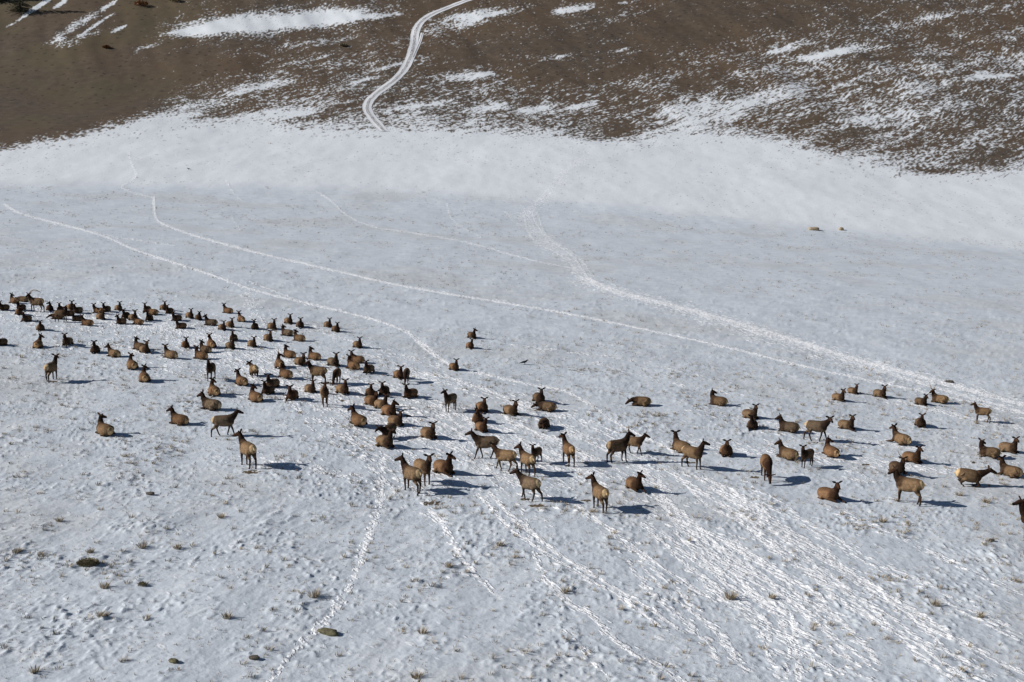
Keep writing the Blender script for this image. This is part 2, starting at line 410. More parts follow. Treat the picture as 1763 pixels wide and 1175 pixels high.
GROUND = ground_material()
def depth_rows(y0, y1, px):
    rows = [y0]
    while rows[-1] < y1:
        y = rows[-1]
        zz = float(rise(np.array([y]))[0]); dz = float(rise(np.array([y + 1.0]))[0]) - zz
        per_m = 1254.0 * ((CAMZ - zz) / y ** 2 + dz / y)          # picture rows per metre of depth
        rows.append(y + min(px / max(per_m, 0.02), 3.0))
    rows[-1] = y1
    return np.array(rows)
SEAM = 342.0
us = np.concatenate([np.linspace(-1.0, -.47, 90, endpoint=False), np.linspace(-.47, .47, 1000), np.linspace(.47, 1.0, 91)[1:]])
rows_a = np.concatenate([np.linspace(-40, 36, 40, endpoint=False), depth_rows(36.0, SEAM, 1.0)])
make_grid("snow_field", rows_a, us, GROUND)
make_grid("hillside", depth_rows(SEAM, 760.0, 0.9), us, GROUND)

# ------------------------------------------------------------------ placing things on the ground
def at(px, py, push=0.0):
    """point of the ground seen at a reference pixel, pushed away by some metres"""
    u = (px - W / 2) / F; v = (H / 2 - py) / F
    d = np.array([u, CP + v * SP, -SP + v * CP])
    t = np.linspace(30, 760, 3000)
    X, Y, Z = d[0] * t, d[1] * t, CAMZ + d[2] * t
    g = Z - surface(X, Y)
    k = np.argmax(g < 0) if (g < 0).any() else len(t) - 1
    a, b = t[max(k - 1, 0)], t[k]
    for _ in range(25):
        m = (a + b) / 2
        if CAMZ + d[2] * m - surface(np.array([d[0] * m]), np.array([d[1] * m]))[0] < 0: b = m
        else: a = m
    X, Y = d[0] * a, d[1] * a
    X, Y = X * (Y + push) / Y, Y + push
    return Vector((X, Y, float(surface(np.array([X]), np.array([Y]))[0])))

# ------------------------------------------------------------------ mesh helpers
def mesh_obj(name, verts, faces, material, smooth=True, link=True):
    me = bpy.data.meshes.new(name); me.from_pydata([tuple(v) for v in verts], [], faces); me.update()
    if smooth: me.polygons.foreach_set("use_smooth", np.ones(len(me.polygons), bool))
    if material: me.materials.append(material)
    o = bpy.data.objects.new(name, me)
    if link: scene.collection.objects.link(o)
    return o

def tag(o, label, category, group=None):
    o["label"] = label; o["category"] = category
    if group: o["group"] = group
    return o

class Body:
    def __init__(s): s.v, s.f, s.c = [], [], []
    def tube(s, rings, seg=12, side=None):
        """rings: (point, half width, half height, colour); closed with end caps"""
        base = len(s.v); n = len(rings)
        P = [np.array(r[0], float) for r in rings]
        for i, r in enumerate(rings):
            t = P[min(i + 1, n - 1)] - P[max(i - 1, 0)]; t /= np.linalg.norm(t) + 1e-9
            sd = np.array(side, float) if side is not None else (np.cross([0, 0, 1.0], t) if abs(t[2]) < .9 else np.cross([1.0, 0, 0], t) * -1)
            sd = sd - t * sd.dot(t); sd /= np.linalg.norm(sd) + 1e-9
            up = np.cross(t, sd)
            for k in range(seg):
                a = 2 * math.pi * k / seg
                s.v.append(P[i] + sd * math.cos(a) * r[1] + up * math.sin(a) * r[2]); s.c.append(r[3])
        for i in range(n - 1):
            for k in range(seg):
                a = base + i * seg + k; b = base + i * seg + (k + 1) % seg
                s.f.append((a, b, b + seg, a + seg))
        s.f.append(tuple(base + k for k in reversed(range(seg))))
        s.f.append(tuple(base + (n - 1) * seg + k for k in range(seg)))

# ------------------------------------------------------------------ elk
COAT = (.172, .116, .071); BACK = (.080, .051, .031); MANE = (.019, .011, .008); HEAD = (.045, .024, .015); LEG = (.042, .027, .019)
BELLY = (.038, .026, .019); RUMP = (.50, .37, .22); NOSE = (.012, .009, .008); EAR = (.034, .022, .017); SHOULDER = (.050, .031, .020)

def elk_material():
    k = NT("elk_coat")
    c = k.attr("coat").outputs["Color"]
    tc = k.n("ShaderNodeTexCoord"); oi = k.n("ShaderNodeObjectInfo")
    nz = k.noise(tc.outputs["Object"], 7, 4, .65); nf = k.noise(k.mapping(tc.outputs["Object"], (12, 30, 30)), 3, 3, .7)
    f = k.math('ADD', k.math('MULTIPLY', k.ramp(nz, .3, .7), .45), k.math('MULTIPLY', k.ramp(nf, .28, .72), .6))
    gray = k.n("ShaderNodeCombineColor"); [k.l(k.math('ADD', f, .48), gray.inputs[i]) for i in range(3)]
    col = k.mix(1.0, c, gray.outputs[0], 'MULTIPLY')
    col = k.mix(1.0, col, oi.outputs["Color"], 'MULTIPLY')
    k.l(col, k.p.inputs["Base Color"])
    k.p.inputs["Roughness"].default_value = .95; k.p.inputs["Specular IOR Level"].default_value = .08
    b = k.n("ShaderNodeBump"); b.inputs["Strength"].default_value = .7; b.inputs["Distance"].default_value = .03
    k.l(nf, b.inputs["Height"]); k.l(b.outputs[0], k.p.inputs["Normal"])
    return k.m
ELK_MAT = elk_material()
k_ = NT("antler_bone"); k_.l(k_.mix(k_.noise(k_.n("ShaderNodeTexCoord").outputs["Object"], 9), (.16, .11, .07), (.34, .27, .19)), k_.p.inputs["Base Color"]); ANTLER_MAT = k_.m

def dirv(yaw, pitch):
    return np.array([math.cos(yaw) * math.cos(pitch), math.sin(yaw) * math.cos(pitch), math.sin(pitch)])

def build_elk(pose, rel, variant):
    """elk facing +X; rel = head turn in degrees against the body; returns mesh and head frame"""
    B = Body(); r = random.Random(variant * 31 + int(rel) + len(pose) * 7)
    bed = pose in ('bed', 'bedlow')
    ts = 1 if variant % 2 else -1
    roll = 0.0; zoff = 0.0; pit = 0.0
    if bed:
        roll = R(9) * ts
        tors = [(-.775, .32, .05, .06), (-.755, .325, .13, .14), (-.705, .335, .22, .225), (-.62, .35, .30, .29), (-.49, .37, .365, .335), (-.30, .385, .405, .365), (-.05, .375, .43, .37),
                (.18, .39, .405, .37), (.35, .42, .345, .345), (.48, .45, .27, .30), (.57, .47, .17, .21), (.61, .48, .08, .10)]
    elif pose == 'rise':
        tors = [(-.80, .80, .05, .06), (-.78, .795, .12, .13), (-.73, .79, .19, .21), (-.65, .77, .25, .27), (-.52, .74, .295, .32), (-.32, .70, .33, .36), (-.07, .64, .345, .385),
                (.18, .59, .325, .38), (.37, .57, .28, .34), (.50, .575, .215, .28), (.58, .59, .13, .18), (.62, .60, .06, .09)]
    else:
        tors = [(-.81, 1.15, .05, .06), (-.79, 1.145, .12, .13), (-.74, 1.135, .19, .21), (-.66, 1.12, .245, .27), (-.53, 1.10, .285, .32), (-.33, 1.07, .315, .355), (-.08, 1.03, .335, .385),
                (.18, 1.03, .315, .395), (.37, 1.05, .27, .37), (.50, 1.09, .215, .31), (.58, 1.12, .13, .20), (.62, 1.13, .06, .10)]
    rings = []
    for x, z, w, h in tors:
        c = COAT if x < .3 else SHOULDER
        rings.append(((x, 0, z), w, h, c))
    B.tube(rings, 16, side=(0, 1, 0))
    if bed or pose == 'rise':
        cr, sr = math.cos(roll), math.sin(roll)
        for i, p in enumerate(B.v):
            y, z = p[1], p[2] - .2
            B.v[i] = np.array([p[0], y * cr - z * sr, y * sr + z * cr + .2])
    # tail
    zr = tors[0][1]
    xe = tors[0][0]; B.tube([((xe + .02, 0, zr + .07), .035, .035, RUMP), ((xe - .05, 0, zr + .01), .03, .03, RUMP), ((xe - .07, 0, zr - .08), .015, .015, RUMP)], 8, side=(0, 1, 0))
    # legs
    def leg(pts, rad, cols): B.tube([((p[0] * .88, p[1], p[2]), q, q, c) for p, q, c in zip(pts, rad, cols)], 10)
    if pose in ('stand', 'walk', 'graze'):
        for sd in (1, -1):
            if pose == 'walk': fo = .26 * sd * ts; ho = -.30 * sd * ts
            else: fo = r.uniform(-.07, .07) + (.14 * sd * ts if pose == 'graze' else .05 * sd * ts); ho = r.uniform(-.06, .06) + .12 * sd * ts
            y = .14 * sd
            leg([(.44, y * .9, 1.06), (.42 + fo * .15, y * 1.1, .82), (.47 + fo * .55, y, .46), (.46 + fo * .95, y, .13), (.50 + fo, y, .04), (.53 + fo, y, -.06)],
                [.13, .095, .056, .042, .05, .052], [SHOULDER, COAT, LEG, LEG, LEG, NOSE])
            leg([(-.55, y * .8, 1.10), (-.46 + ho * .12, y * 1.15, .86), (-.60 + ho * .3, y * 1.05, .66), (-.74 + ho * .6, y, .50), (-.70 + ho * .9, y, .14), (-.66 + ho, y, .04), (-.63 + ho, y, -.06)],
                [.20, .165, .10, .063, .045, .05, .052], [COAT, COAT, COAT, LEG, LEG, LEG, NOSE])
    elif pose == 'rise':
        for sd in (1, -1):
            y = .16 * sd
            leg([(.44, y, .60), (.36, y * 1.2, .36), (.58, y * 1.2, .09), (.40, y * 1.1, .05), (.22, y, .04)], [.14, .11, .07, .05, .045], [SHOULDER, SHOULDER, LEG, LEG, NOSE])
            leg([(-.55, y, .78), (-.30, y * 1.4, .52), (-.62, y * 1.3, .28), (-.45, y * 1.3, .08), (-.36, y * 1.3, -.02)], [.21, .18, .08, .055, .05], [COAT, COAT, LEG, LEG, NOSE])
    else:
        outleg = variant % 3 == 0
        for sd in (1, -1):
            if outleg and sd == ts:
                leg([(.42, .2 * sd, .40), (.52, .26 * sd, .2), (.80, .24 * sd, .12), (1.08, .22 * sd, .06), (1.2, .22 * sd, .03)], [.14, .11, .065, .045, .05], [SHOULDER, SHOULDER, LEG, LEG, NOSE])
            else:
                leg([(.42, .20 * sd, .42), (.34, .28 * sd, .18), (.78, .22 * sd, .10), (.60, .19 * sd, .05), (.46, .17 * sd, .04)], [.14, .11, .07, .05, .045], [SHOULDER, SHOULDER, LEG, LEG, NOSE])
            leg([(-.52, .16 * sd, .46), (-.14, .32 * sd, .26), (-.28, .38 * sd, .16), (-.62, .36 * sd, .09), (-.30, .40 * sd, .05), (-.14, .40 * sd, .04)], [.22, .17, .13, .07, .05, .045], [COAT, COAT, COAT, LEG, LEG, NOSE])
    # neck
    rel = (rel + 180) % 360 - 180
    ny = R(max(-95, min(95, rel)) * .62)
    lean = r.uniform(-8, 7)
    if pose == 'graze': base = np.array([.42, 0, 1.08]); pts_p = [-12, -38, -52, -50]; L = .92; hp = -62
    elif pose == 'bedlow': base = np.array([.38, 0, .42]); pts_p = [30, 12, -14, -24]; L = .55; hp = -30; ny = R(max(-110, min(110, rel)) * .75)
    elif pose == 'rise': base = np.array([.38, 0, .66]); pts_p = [25, 20, 22, 30]; L = .72; hp = -22
    elif pose == 'bed': base = np.array([.34, 0, .56]); pts_p = [50 + lean, 66 + lean, 78, 82]; L = .60; hp = -20 + lean
    elif pose == 'walk': base = np.array([.40, 0, 1.18]); pts_p = [30, 42, 52, 56]; L = .64; hp = -20
    else: base = np.array([.38, 0, 1.18]); pts_p = [42 + lean, 58 + lean, 70, 74]; L = .66; hp = -18 + lean
    wts = [.15, .5, .85, 1.0]; rr = [(.23, .29), (.20, .245), (.165, .195), (.138, .155), (.118, .128)]
    p = base.copy(); nr_ = [(p.copy(), *rr[0], SHOULDER)]
    for i in range(4):
        p = p + dirv(ny * wts[i], R(pts_p[i])) * (L / 4)
        nr_.append((p.copy(), *rr[i + 1], MANE))
    B.tube(nr_, 14)
    # head
    hy = R(rel); hd = dirv(hy, R(hp)); hs = np.array([-math.sin(hy), math.cos(hy), 0]); hu = np.cross(hd, hs)
    q = p + hu * .02
    B.tube([(q - hd * .08, .085, .09, MANE), (q, .112, .122, HEAD), (q + hd * .12 + hu * .005, .110, .116, HEAD), (q + hd * .22 - hu * .005, .094, .10, HEAD),
            (q + hd * .33 - hu * .012, .074, .08, HEAD), (q + hd * .41 - hu * .018, .066, .07, NOSE), (q + hd * .455 - hu * .02, .043, .046, NOSE)], 14, side=hs)
    for sd in (1, -1):
        e0 = q + hs * .085 * sd + hu * .08 - hd * .03
        ed = hs * .90 * sd + hu * .34 - hd * .16; ed /= np.linalg.norm(ed)
        B.tube([(e0, .04, .034, EAR), (e0 + ed * .07, .085, .036, EAR), (e0 + ed * .17, .082, .03, EAR), (e0 + ed * .24, .045, .024, EAR), (e0 + ed * .275, .02, .018, NOSE)], 8, side=np.cross(ed, hd))
    # fuse into one continuous skin
    tmp = mesh_obj("elk_source", B.v, B.f, None, link=True)
    rm = tmp.modifiers.new("r", 'REMESH'); rm.mode = 'VOXEL'; rm.voxel_size = .023; rm.use_smooth_shade = True
    sm = tmp.modifiers.new("s", 'SMOOTH'); sm.factor = .5; sm.iterations = 3
    dg = bpy.context.evaluated_depsgraph_get()
    me = bpy.data.meshes.new_from_object(tmp.evaluated_get(dg))
    src = tmp.data; bpy.data.objects.remove(tmp); bpy.data.meshes.remove(src)
    kd = KDTree(len(B.v)); [kd.insert(Vector(v), i) for i, v in enumerate(B.v)]; kd.balance()
    co = np.empty(len(me.vertices) * 3, np.float32); me.vertices.foreach_get("co", co); co = co.reshape(-1, 3)
    cols = np.ones((len(co), 4), np.float32)
    for i, v in enumerate(co):
        ws = 0; cc = np.zeros(3)
        for _, j, d in kd.find_n(Vector(v), 5):
            w = 1 / (d * d + .0015); ws += w; cc += w * np.array(B.c[j])
        cols[i, :3] = cc / ws
    x, y, z = co.T
    if roll:
        zz = z - .2; y, z = y * math.cos(roll) + zz * math.sin(roll), -y * math.sin(roll) + zz * math.cos(roll) + .2
    zc = np.interp(x, [t[0] for t in tors], [t[1] for t in tors]); hh = np.interp(x, [t[0] for t in tors], [t[3] for t in tors])
    dz = (z - zc) / np.maximum(hh, .05)
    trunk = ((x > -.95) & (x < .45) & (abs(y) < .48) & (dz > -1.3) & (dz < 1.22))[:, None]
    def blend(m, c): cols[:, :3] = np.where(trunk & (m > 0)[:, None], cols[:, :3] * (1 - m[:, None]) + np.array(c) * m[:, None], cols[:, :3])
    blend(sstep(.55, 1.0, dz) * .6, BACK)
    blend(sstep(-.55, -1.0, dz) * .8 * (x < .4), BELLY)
    e = ((x - tors[0][0] + .03) / .30) ** 2 + (y / .235) ** 2 + ((z - zr - .04) / .28) ** 2
    blend(sstep(2.6, 1.4, e) * sstep(1.0, 1.5, e) * .3, (.07, .045, .03))
    blend(sstep(1.35, .75, e), RUMP)
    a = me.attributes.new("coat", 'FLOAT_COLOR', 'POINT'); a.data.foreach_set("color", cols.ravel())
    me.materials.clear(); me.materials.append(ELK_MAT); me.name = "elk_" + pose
    return me, (q, hd, hs, hu)

TINT = {'t': (1.10, 1.04, .94), 'g': (.92, .95, .98), 'r': (1.02, .86, .74), 'd': (.66, .62, .60), 'n': (1, .97, .92), 'p': (1.40, 1.32, 1.15)}
# x, y (reference pixels of the lowest point), pose, body yaw, head yaw (0 right, 90 away, 180 left, 270 towards camera), size, coat, label
BED, STA = "elk lying in the snow", "elk on their feet in the snow"
ELK = [
 # far left cluster round the antlered bull
 (7,536,'bed',240,265,1,'d',"dark elk lying cut close to the left photo edge in the farthest row"),
 (24.5,523.5,'bed',150,350,1,'r',"reddish elk lying left of the antlered bull at far left, head in profile right"),
 (41,520.5,'bedlow',175,150,1,'n',"elk lying half hidden behind the neck of the standing antlered bull"),
 (36.5,536,'bed',250,270,1,'d',"dark blue-shadowed elk lying just left of the antlered bull's front legs"),
 (33,543,'bed',300,330,1,'r',"elk lying with pale left flank, directly below the dark one left of the antlered bull"),
 (63.5,537.5,'stand',172,250,1.0,'n',"bull elk standing side-on at far left with one long antler sweeping over its back",'sweep'),
 (46,555,'bed',255,270,1,'n',"elk lying face-on below the antlered bull at far left, its flank dark on the right"),
 (70,570.5,'bed',292,270,1,'t',"elk lying alone face-on below the antlered bull, pale left flank"),
 (86.5,536.5,'bed',300,200,1,'d',"elk lying right of the antlered bull with its dark head turned left"),
 (104,539,'bed',285,270,1,'d',"elk lying behind the dark standing elk of the far left cluster"),
 (107,555.5,'stand',350,180,.86,'d',"dark elk standing among lying elk in the far left cluster, legs showing below them"),
 (99,550.5,'bedlow',190,200,1,'r',"dark red elk lying right at the feet of the dark standing elk, head hidden"),
 (119,545,'bed',250,90,.95,'r',"small reddish elk lying just right of the dark standing elk in the far left cluster"),
 (122,535,'bed',325,285,1.05,'t',"tan-flanked elk lying topmost in the far left cluster, right of the antlered bull"),
 (134,540.5,'bed',248,270,1,'n',"elk lying face-on in the back row, fourth right of the antlered bull"),
 (133,554,'bed',215,80,.9,'d',"dark elk lying with hidden head, directly left of the far left side-on red elk"),
 (150,561,'bed',172,245,1,'r',"red-brown elk lying side-on facing left, pale rump right, front of the far left rows"),
 (170,540.5,'bed',177,262,1,'r',"elk lying side-on, long reddish body right of its dark head, far left back row"),
 (183,538,'bed',255,270,1,'d',"dark elk lying face-on, overlapping the rump of the side-on elk in the far back row"),
 (174,551.5,'bed',5,60,1,'t',"tan elk lying side-on facing right, below the pair in the far back row"),
 # second cluster of the back rows
 (204.5,536,'bed',330,280,1,'n',"elk lying with tan rump left, alone at the top of the second back-row cluster"),
 (216.5,549,'bed',265,265,1,'d',"dark elk lying face-on in the middle of the tight second back-row cluster"),
 (209,559.5,'bed',235,235,.95,'r',"reddish elk lying at the lower left corner of the second back-row cluster"),
 (230,554,'bed',345,290,1.1,'g',"large greyish elk lying in the tight second back-row cluster, head up at right"),
 (238,560,'bed',160,160,.9,'r',"small reddish elk lying at the lower right of the second back-row cluster"),
 (253,538,'bed',262,270,1,'n',"elk lying face-on behind a curled-up red elk in the back rows"),
 (263,543.5,'bedlow',160,210,1,'r',"red-brown elk curled up with its head down in the back rows"),
 (257,553.5,'bed',272,90,1,'d',"dark elk lying just below the curled-up red elk, its neck against it"),
 (282,535,'bed',328,275,1,'n',"elk lying with rump left, upper one of the overlapping back-row pair"),
 (292,541,'bed',258,270,1,'d',"dark elk lying face-on, lower one of the overlapping back-row pair"),
 (304,554,'bed',240,270,1,'d',"dark elk lying behind and left of a reddish elk, middle of the back rows"),
 (312,567,'bed',225,90,.95,'r',"dark-fronted elk lying with a reddish rump to the right, lowest of the middle back rows"),
 (327,549,'bed',326,285,1,'t',"elk lying with tan rump left, leftmost of three in a line sloping right"),
 (342.5,552.5,'bed',305,250,.92,'d',"short dark elk lying between a tan-rumped elk and a side-on elk in the back rows"),
 (363,561.5,'bed',178,225,1.05,'g',"greyish elk lying side-on with its body stretched to the right in the back rows"),
 (383,569.5,'bed',318,290,.95,'n',"elk lying just right of the stretched-out side-on elk, left one of a pair"),
 (397,565,'bed',322,285,1,'t',"elk lying just right of the stretched-out side-on elk, right one of a pair"),
 (392.5,540.5,'bed',155,262,1,'r',"farthest elk lying above the middle rows, its reddish body right of its head"),
 (415,555,'bed',118,265,1,'r',"elk lying with reddish rump towards us and head turned back, below the farthest middle one"),
 (438.6,568,'bed',275,272,1,'d',"dark elk lying face-on, alone in the gap between two rump-left pairs"),
 (469,568.5,'bed',335,285,1.08,'n',"elk lying with rump left, left neighbour of the elk looking right in profile"),
 (497,559,'bed',326,280,1.05,'t',"tan-flanked elk lying, left one of the topmost pair above the elk in profile"),
 (517,565.5,'bed',288,272,1.05,'d',"dark elk lying face-on, right one of the topmost pair above the elk in profile"),
 (494,579.5,'bed',168,0,1,'g',"elk lying side-on with raised dark head in profile to the right, back rows"),
 (515,588.5,'bed',158,345,1,'t',"elk lying with pale rump right and lowered head in profile, in front of another profile"),
 (565,564.5,'bed',315,275,1,'n',"elk lying at the right end of the back rows, left one of the last pair"),
 (578.5,573,'bed',312,265,1,'d',"dark elk lying with a foreleg stretched right, rightmost of the back rows"),
 (462.5,589,'bed',322,285,1.05,'n',"elk lying with rump left below the row, left of the elk with lowered profile"),
 (402,588,'bed',275,272,1,'n',"elk lying face-on, upper one of two that overlap in a column"),
 (397,602,'bed',335,80,1,'g',"elk lying with its head merged into the elk behind, lower of two in a column"),
 (434.6,598.5,'bed',322,280,1,'n',"elk lying with rump left, just right of the two in a column"),
 (616,600.5,'bed',322,280,1.02,'t',"tan-sided elk lying alone right of the middle rows, above the reddish pair"),
 # middle left
 (320,600,'bed',295,278,.95,'r',"small reddish elk lying face-on, alone left of the elk with a turned-back head"),
 (364,600,'bed',112,268,1.05,'r',"elk lying rump towards us, head turned back at us, upper one of three overlapping"),
 (353,609,'bed',150,330,1,'d',"elk with dark head tilted right and reddish body, middle one of three overlapping"),
 (346,620,'bed',160,75,1,'r',"elk lying with reddish rump, lowest of three overlapping, head hidden behind"),
 (363.5,657,'stand',268,290,.95,'d',"dark elk standing face-on on thin legs below three overlapping lying elk"),
 (368,684,'bed',120,330,1.05,'r',"elk lying right at the feet of the dark face-on standing elk, reddish rump right"),
 (240,604,'bed',150,350,1,'d',"elk lying with dark head in right profile, back one of a tight left pair"),
 (250,609.5,'bed',330,300,1.05,'n',"elk lying with rump left, front one of a tight pair at left"),
 (294,618.5,'bed',155,280,1.05,'t',"tan elk lying with rump right, alone right of the tight pair at left"),
 (196,616.5,'bed',150,187,1.02,'t',"elk lying with pale round rump and head in profile to the left"),
 (228,638.5,'bed',122,55,1.05,'r',"elk lying rump towards us and looking away, upper left of the pale-rumped pair"),
 (249,659.5,'bed',112,330,1.05,'r',"elk lying rump towards us, head bent to the right, lower one below the looking-away elk"),
 (2,597,'bed',240,265,1,'d',"dark elk cut by the left edge, left of the elk with rump to us"),
 (66.5,600.5,'bed',97,355,1.05,'r',"elk lying near the left edge, tan rump to us, head in right profile"),
 (116.5,595.5,'bed',268,270,1.08,'n',"broad elk lying squarely face-on at left, above the standing rump-on elk"),
 (164,610,'bed',285,272,1.05,'d',"dark elk lying face-on, left neighbour of the elk with pale rump looking left"),
 (90,658.5,'stand',80,74,1.0,'n',"elk standing alone at far left, walking away with tan rump towards us"),
 (181,753,'bed',140,45,1.08,'t',"lone elk lying at lower left with pale round rump, looking away"),
 (309,734,'bed',155,182,1.02,'r',"elk lying at lower left with reddish rump, head in profile to the left"),
 (363,708,'bed',162,175,1.12,'g',"elk lying above the standing elk at lower left, long body, head raised left"),
 (387,752,'walk',12,6,1.0,'g',"elk walking right with dark neck, just behind the standing elk at lower left"),
 (427,807,'stand',128,176,1.1,'t',"elk standing at lower left beside a bare patch, tan rump, head turned left"),
 # middle
 (440,694,'bed',132,342,1.05,'r',"elk lying with rump right and head bent right, left of the dark overlapping pair"),
 (415.5,666,'bed',128,150,1.05,'r',"elk lying with orange rump and upright neck, right of the dark face-on standing elk"),
 (461.5,680.5,'bed',250,268,1.0,'d',"dark elk lying face-on, front one of a dark overlapping pair"),
 (469,669.5,'bed',242,270,1.05,'n',"elk lying face-on with body right, back one of a dark overlapping pair"),
 (437,650,'rise',112,135,.98,'t',"elk getting up with its tan rump raised towards us, head down"),
 (498,617.5,'bed',152,345,1.0,'r',"elk lying behind the spike bull, head in profile to the right"),
 (481,636,'bed',112,20,1.05,'r',"young bull elk lying with one thin spike antler, reddish rump, head turned away right",'spike'),
 (492,654,'bed',145,348,1.02,'r',"elk lying just below the spike bull, dark head in profile right, round reddish rump"),
 (518,630.5,'bed',335,300,1.08,'t',"large tan elk lying with rump left, in front of the elk in profile"),
 (541,621,'bed',152,345,1.02,'r',"elk lying with dark head in sharp profile right, behind the large tan one"),
 (574,632,'bed',345,288,1.12,'g',"greyish elk lying with rump left and dark neck, left of the reddish pair"),
 (607.5,637.5,'bed',140,62,1.05,'r',"reddish elk lying and looking away, front one of the reddish pair"),
 (615,626.5,'bed',162,278,1.02,'r',"reddish elk lying and facing us, back one of the reddish pair"),
 (635,644.5,'bed',250,270,1.05,'n',"elk lying face-on with dark right side, right of the reddish pair"),
 (547,662,'stand',165,215,1.0,'t',"tan elk standing side-on facing left, behind the standing face-on elk"),
 (580,663,'graze',262,262,.88,'r',"small elk standing face-on with its head down in the snow, middle of the herd"),
 (559.5,701,'stand',282,285,1.0,'t',"tan elk standing face-on with straight legs in the middle of the herd"),
 (503,690.5,'bed',262,270,1.05,'r',"red-brown elk lying squarely face-on, left of the tan standing face-on elk"),
 (535,677.5,'bed',318,275,.98,'n',"elk lying directly left of the tan standing face-on elk, partly behind it"),
 (590,681,'bed',328,275,1.08,'t',"elk lying directly right of the tan standing face-on elk, pale rump left"),
 (638,685,'bed',285,270,.92,'r',"small elk lying at the left of the crowded group of six, partly hidden"),
 (661,682,'bed',262,270,1.02,'d',"dark elk lying face-on at the top of the crowded group of six"),
 (641,701,'bed',335,300,1.1,'r',"elk lying with tan rump left, dark neck right, in front of the small hidden one"),
 (657,707.5,'bed',345,60,1.02,'t',"tan elk lying side-on, head hidden behind the neck of the one before it"),
 (670,718.5,'bed',325,345,1.12,'r',"elk lying upright with head bent right over a tan neighbour, crowded group"),
 (682,736,'bed',350,288,1.02,'t',"tan elk lying side-on with head up right, just below the crowded group"),
 (617,737,'bed',130,155,1.1,'r',"elk lying with round reddish rump right and tall dark neck left, below the crowded group"),
 (669,757,'rise',235,240,.92,'d',"dark elk half risen on its forelegs, right behind a tan lying elk"),
 (663,774,'bed',345,60,1.12,'t',"tan elk lying with a foreleg stretched right, in front of the dark half-risen one"),
 (738.5,758,'bed',320,285,1.08,'t',"lone tan elk lying with upright neck and outstretched foreleg, right of the half-risen one"),
 (687,653.5,'bed',298,270,1.05,'r',"elk lying close behind the small elk that stands with its head down"),
 (700,660,'graze',268,268,.82,'g',"small grey elk standing face-on with its head down beside a lying one"),
 (707,687.5,'bed',232,268,1.05,'r',"elk lying with grey body right of its red chest, below the small grey grazing elk"),
 (782,639.5,'bed',308,278,.98,'r',"lone reddish elk lying on the far side, lowest of three in a column"),
 (775,710,'stand',238,225,.92,'g',"grey elk standing alone and facing us with head left, above the walking elk"),
 (708.5,851,'stand',132,178,1.08,'n',"elk standing in front, tan rump right, head left, left one of a standing pair"),
 (729,837,'stand',305,285,1.05,'t',"elk standing and facing us with head up, right one of a standing pair"),
 (764,820,'bed',338,325,1.22,'r',"large reddish elk sitting upright beside the standing pair, ears wide"),
 (830,712,'bed',292,280,1.05,'r',"top elk of a stack of three lying one behind another, face visible"),
 (823,729.5,'bed',275,250,1.0,'r',"middle elk of a stack of three lying one behind another"),
 (829,746,'bed',300,75,.95,'r',"front elk of a stack of three lying one behind another, head hidden"),
 (836,791,'walk',179,180,1.05,'g',"grey-brown elk striding left in profile in the centre front of the herd"),
 (869,812,'walk',160,120,.95,'p',"pale tan elk standing behind the striding one, light rump, neck stretched away"),
 (907,819,'stand',120,172,.98,'t',"elk standing between two others with big tan rump, head left, centre front"),
 (923,799,'stand',238,262,.72,'d',"dark young elk standing face-on, right of the one with the big tan rump"),
 (911,864,'walk',140,188,1.0,'g',"foremost elk of the centre, standing rump right, dark head turned left"),
 (880,717,'bed',325,285,1.08,'t',"elk lying with tan rump left, alone right of the stack of three"),
 (928,695,'bed',290,275,1.12,'d',"dark broad elk lying face-on, just above the curled sleeping one"),
 (941,710,'bedlow',168,150,1.05,'n',"elk lying with no head visible, pale rump right, below the dark broad one"),
 (936,739,'bedlow',262,275,1.02,'d',"dark elk lying face-on with its head low on its chest"),
 (978,803,'stand',108,140,1.0,'r',"elk walking away with rump towards us, head left, right of the centre group"),
 (1064,798,'stand',28,352,1.05,'d',"dark elk standing side-on facing right with bright tan rump, left of a standing pair"),
 (1092,784,'walk',335,340,.85,'t',"smaller tan elk trotting right, partly behind the dark one with tan rump"),
 (1103.5,700.5,'bedlow',176,205,1.1,'t',"elk lying stretched out side-on with its dark head low on the snow, ear up"),
 (1032,881,'stand',114,162,1.02,'t',"lone elk standing in front, big tan rump to us, head to the left"),
 (1093,846.5,'bed',292,318,1.08,'r',"reddish elk lying face-on right of the lone front elk, head turned right"),
 # right
 (1236,700,'bed',158,358,1.08,'t',"lone elk lying at mid right, tan body, dark head in profile to the right"),
 (1292,723,'bed',332,285,1.05,'n',"elk lying with tan rump left, upper one of two overlapping at right"),
 (1295,741.5,'bed',258,88,1.0,'d',"dark elk lying, lower one of two overlapping at right, head hidden"),
 (1172,782,'bed',128,105,1.12,'t',"elk lying and looking away, rump hidden by the standing elk that faces right"),
 (1193,809,'stand',318,352,.98,'t',"tan elk standing in three-quarter view, head in profile to the right, long shadow"),
 (1250,787.5,'bed',262,270,1.08,'r',"red-brown elk lying squarely face-on, right of the tan one looking right"),
 (1319,829,'graze',268,275,1.0,'r',"elk standing end-on with its head down to the snow, at right of centre"),
 (1357,745.5,'bed',166,184,1.1,'g',"elk lying long and side-on facing left, left of the one standing with a raised foot"),
 (1406,761,'walk',342,280,.96,'g',"grey-tan elk standing side-on at right, looking at us, legs apart"),
 (1457,741.5,'bed',340,285,1.05,'n',"elk lying with rump left, directly right of the grey-tan standing one"),
 (1356,794,'bed',138,182,1.08,'t',"elk lying with tan rump right and head left, just behind the dark calf"),
 (1388.5,806,'stand',222,262,.74,'d',"dark elk calf standing and looking at us at right"),
 (1430,788,'bed',112,340,1.05,'r',"elk lying with large pale round rump to us, head bent right, right of the calf"),
 (1427,865,'bed',332,280,1.12,'r',"front elk lying at right below the calf, dark neck, ears wide"),
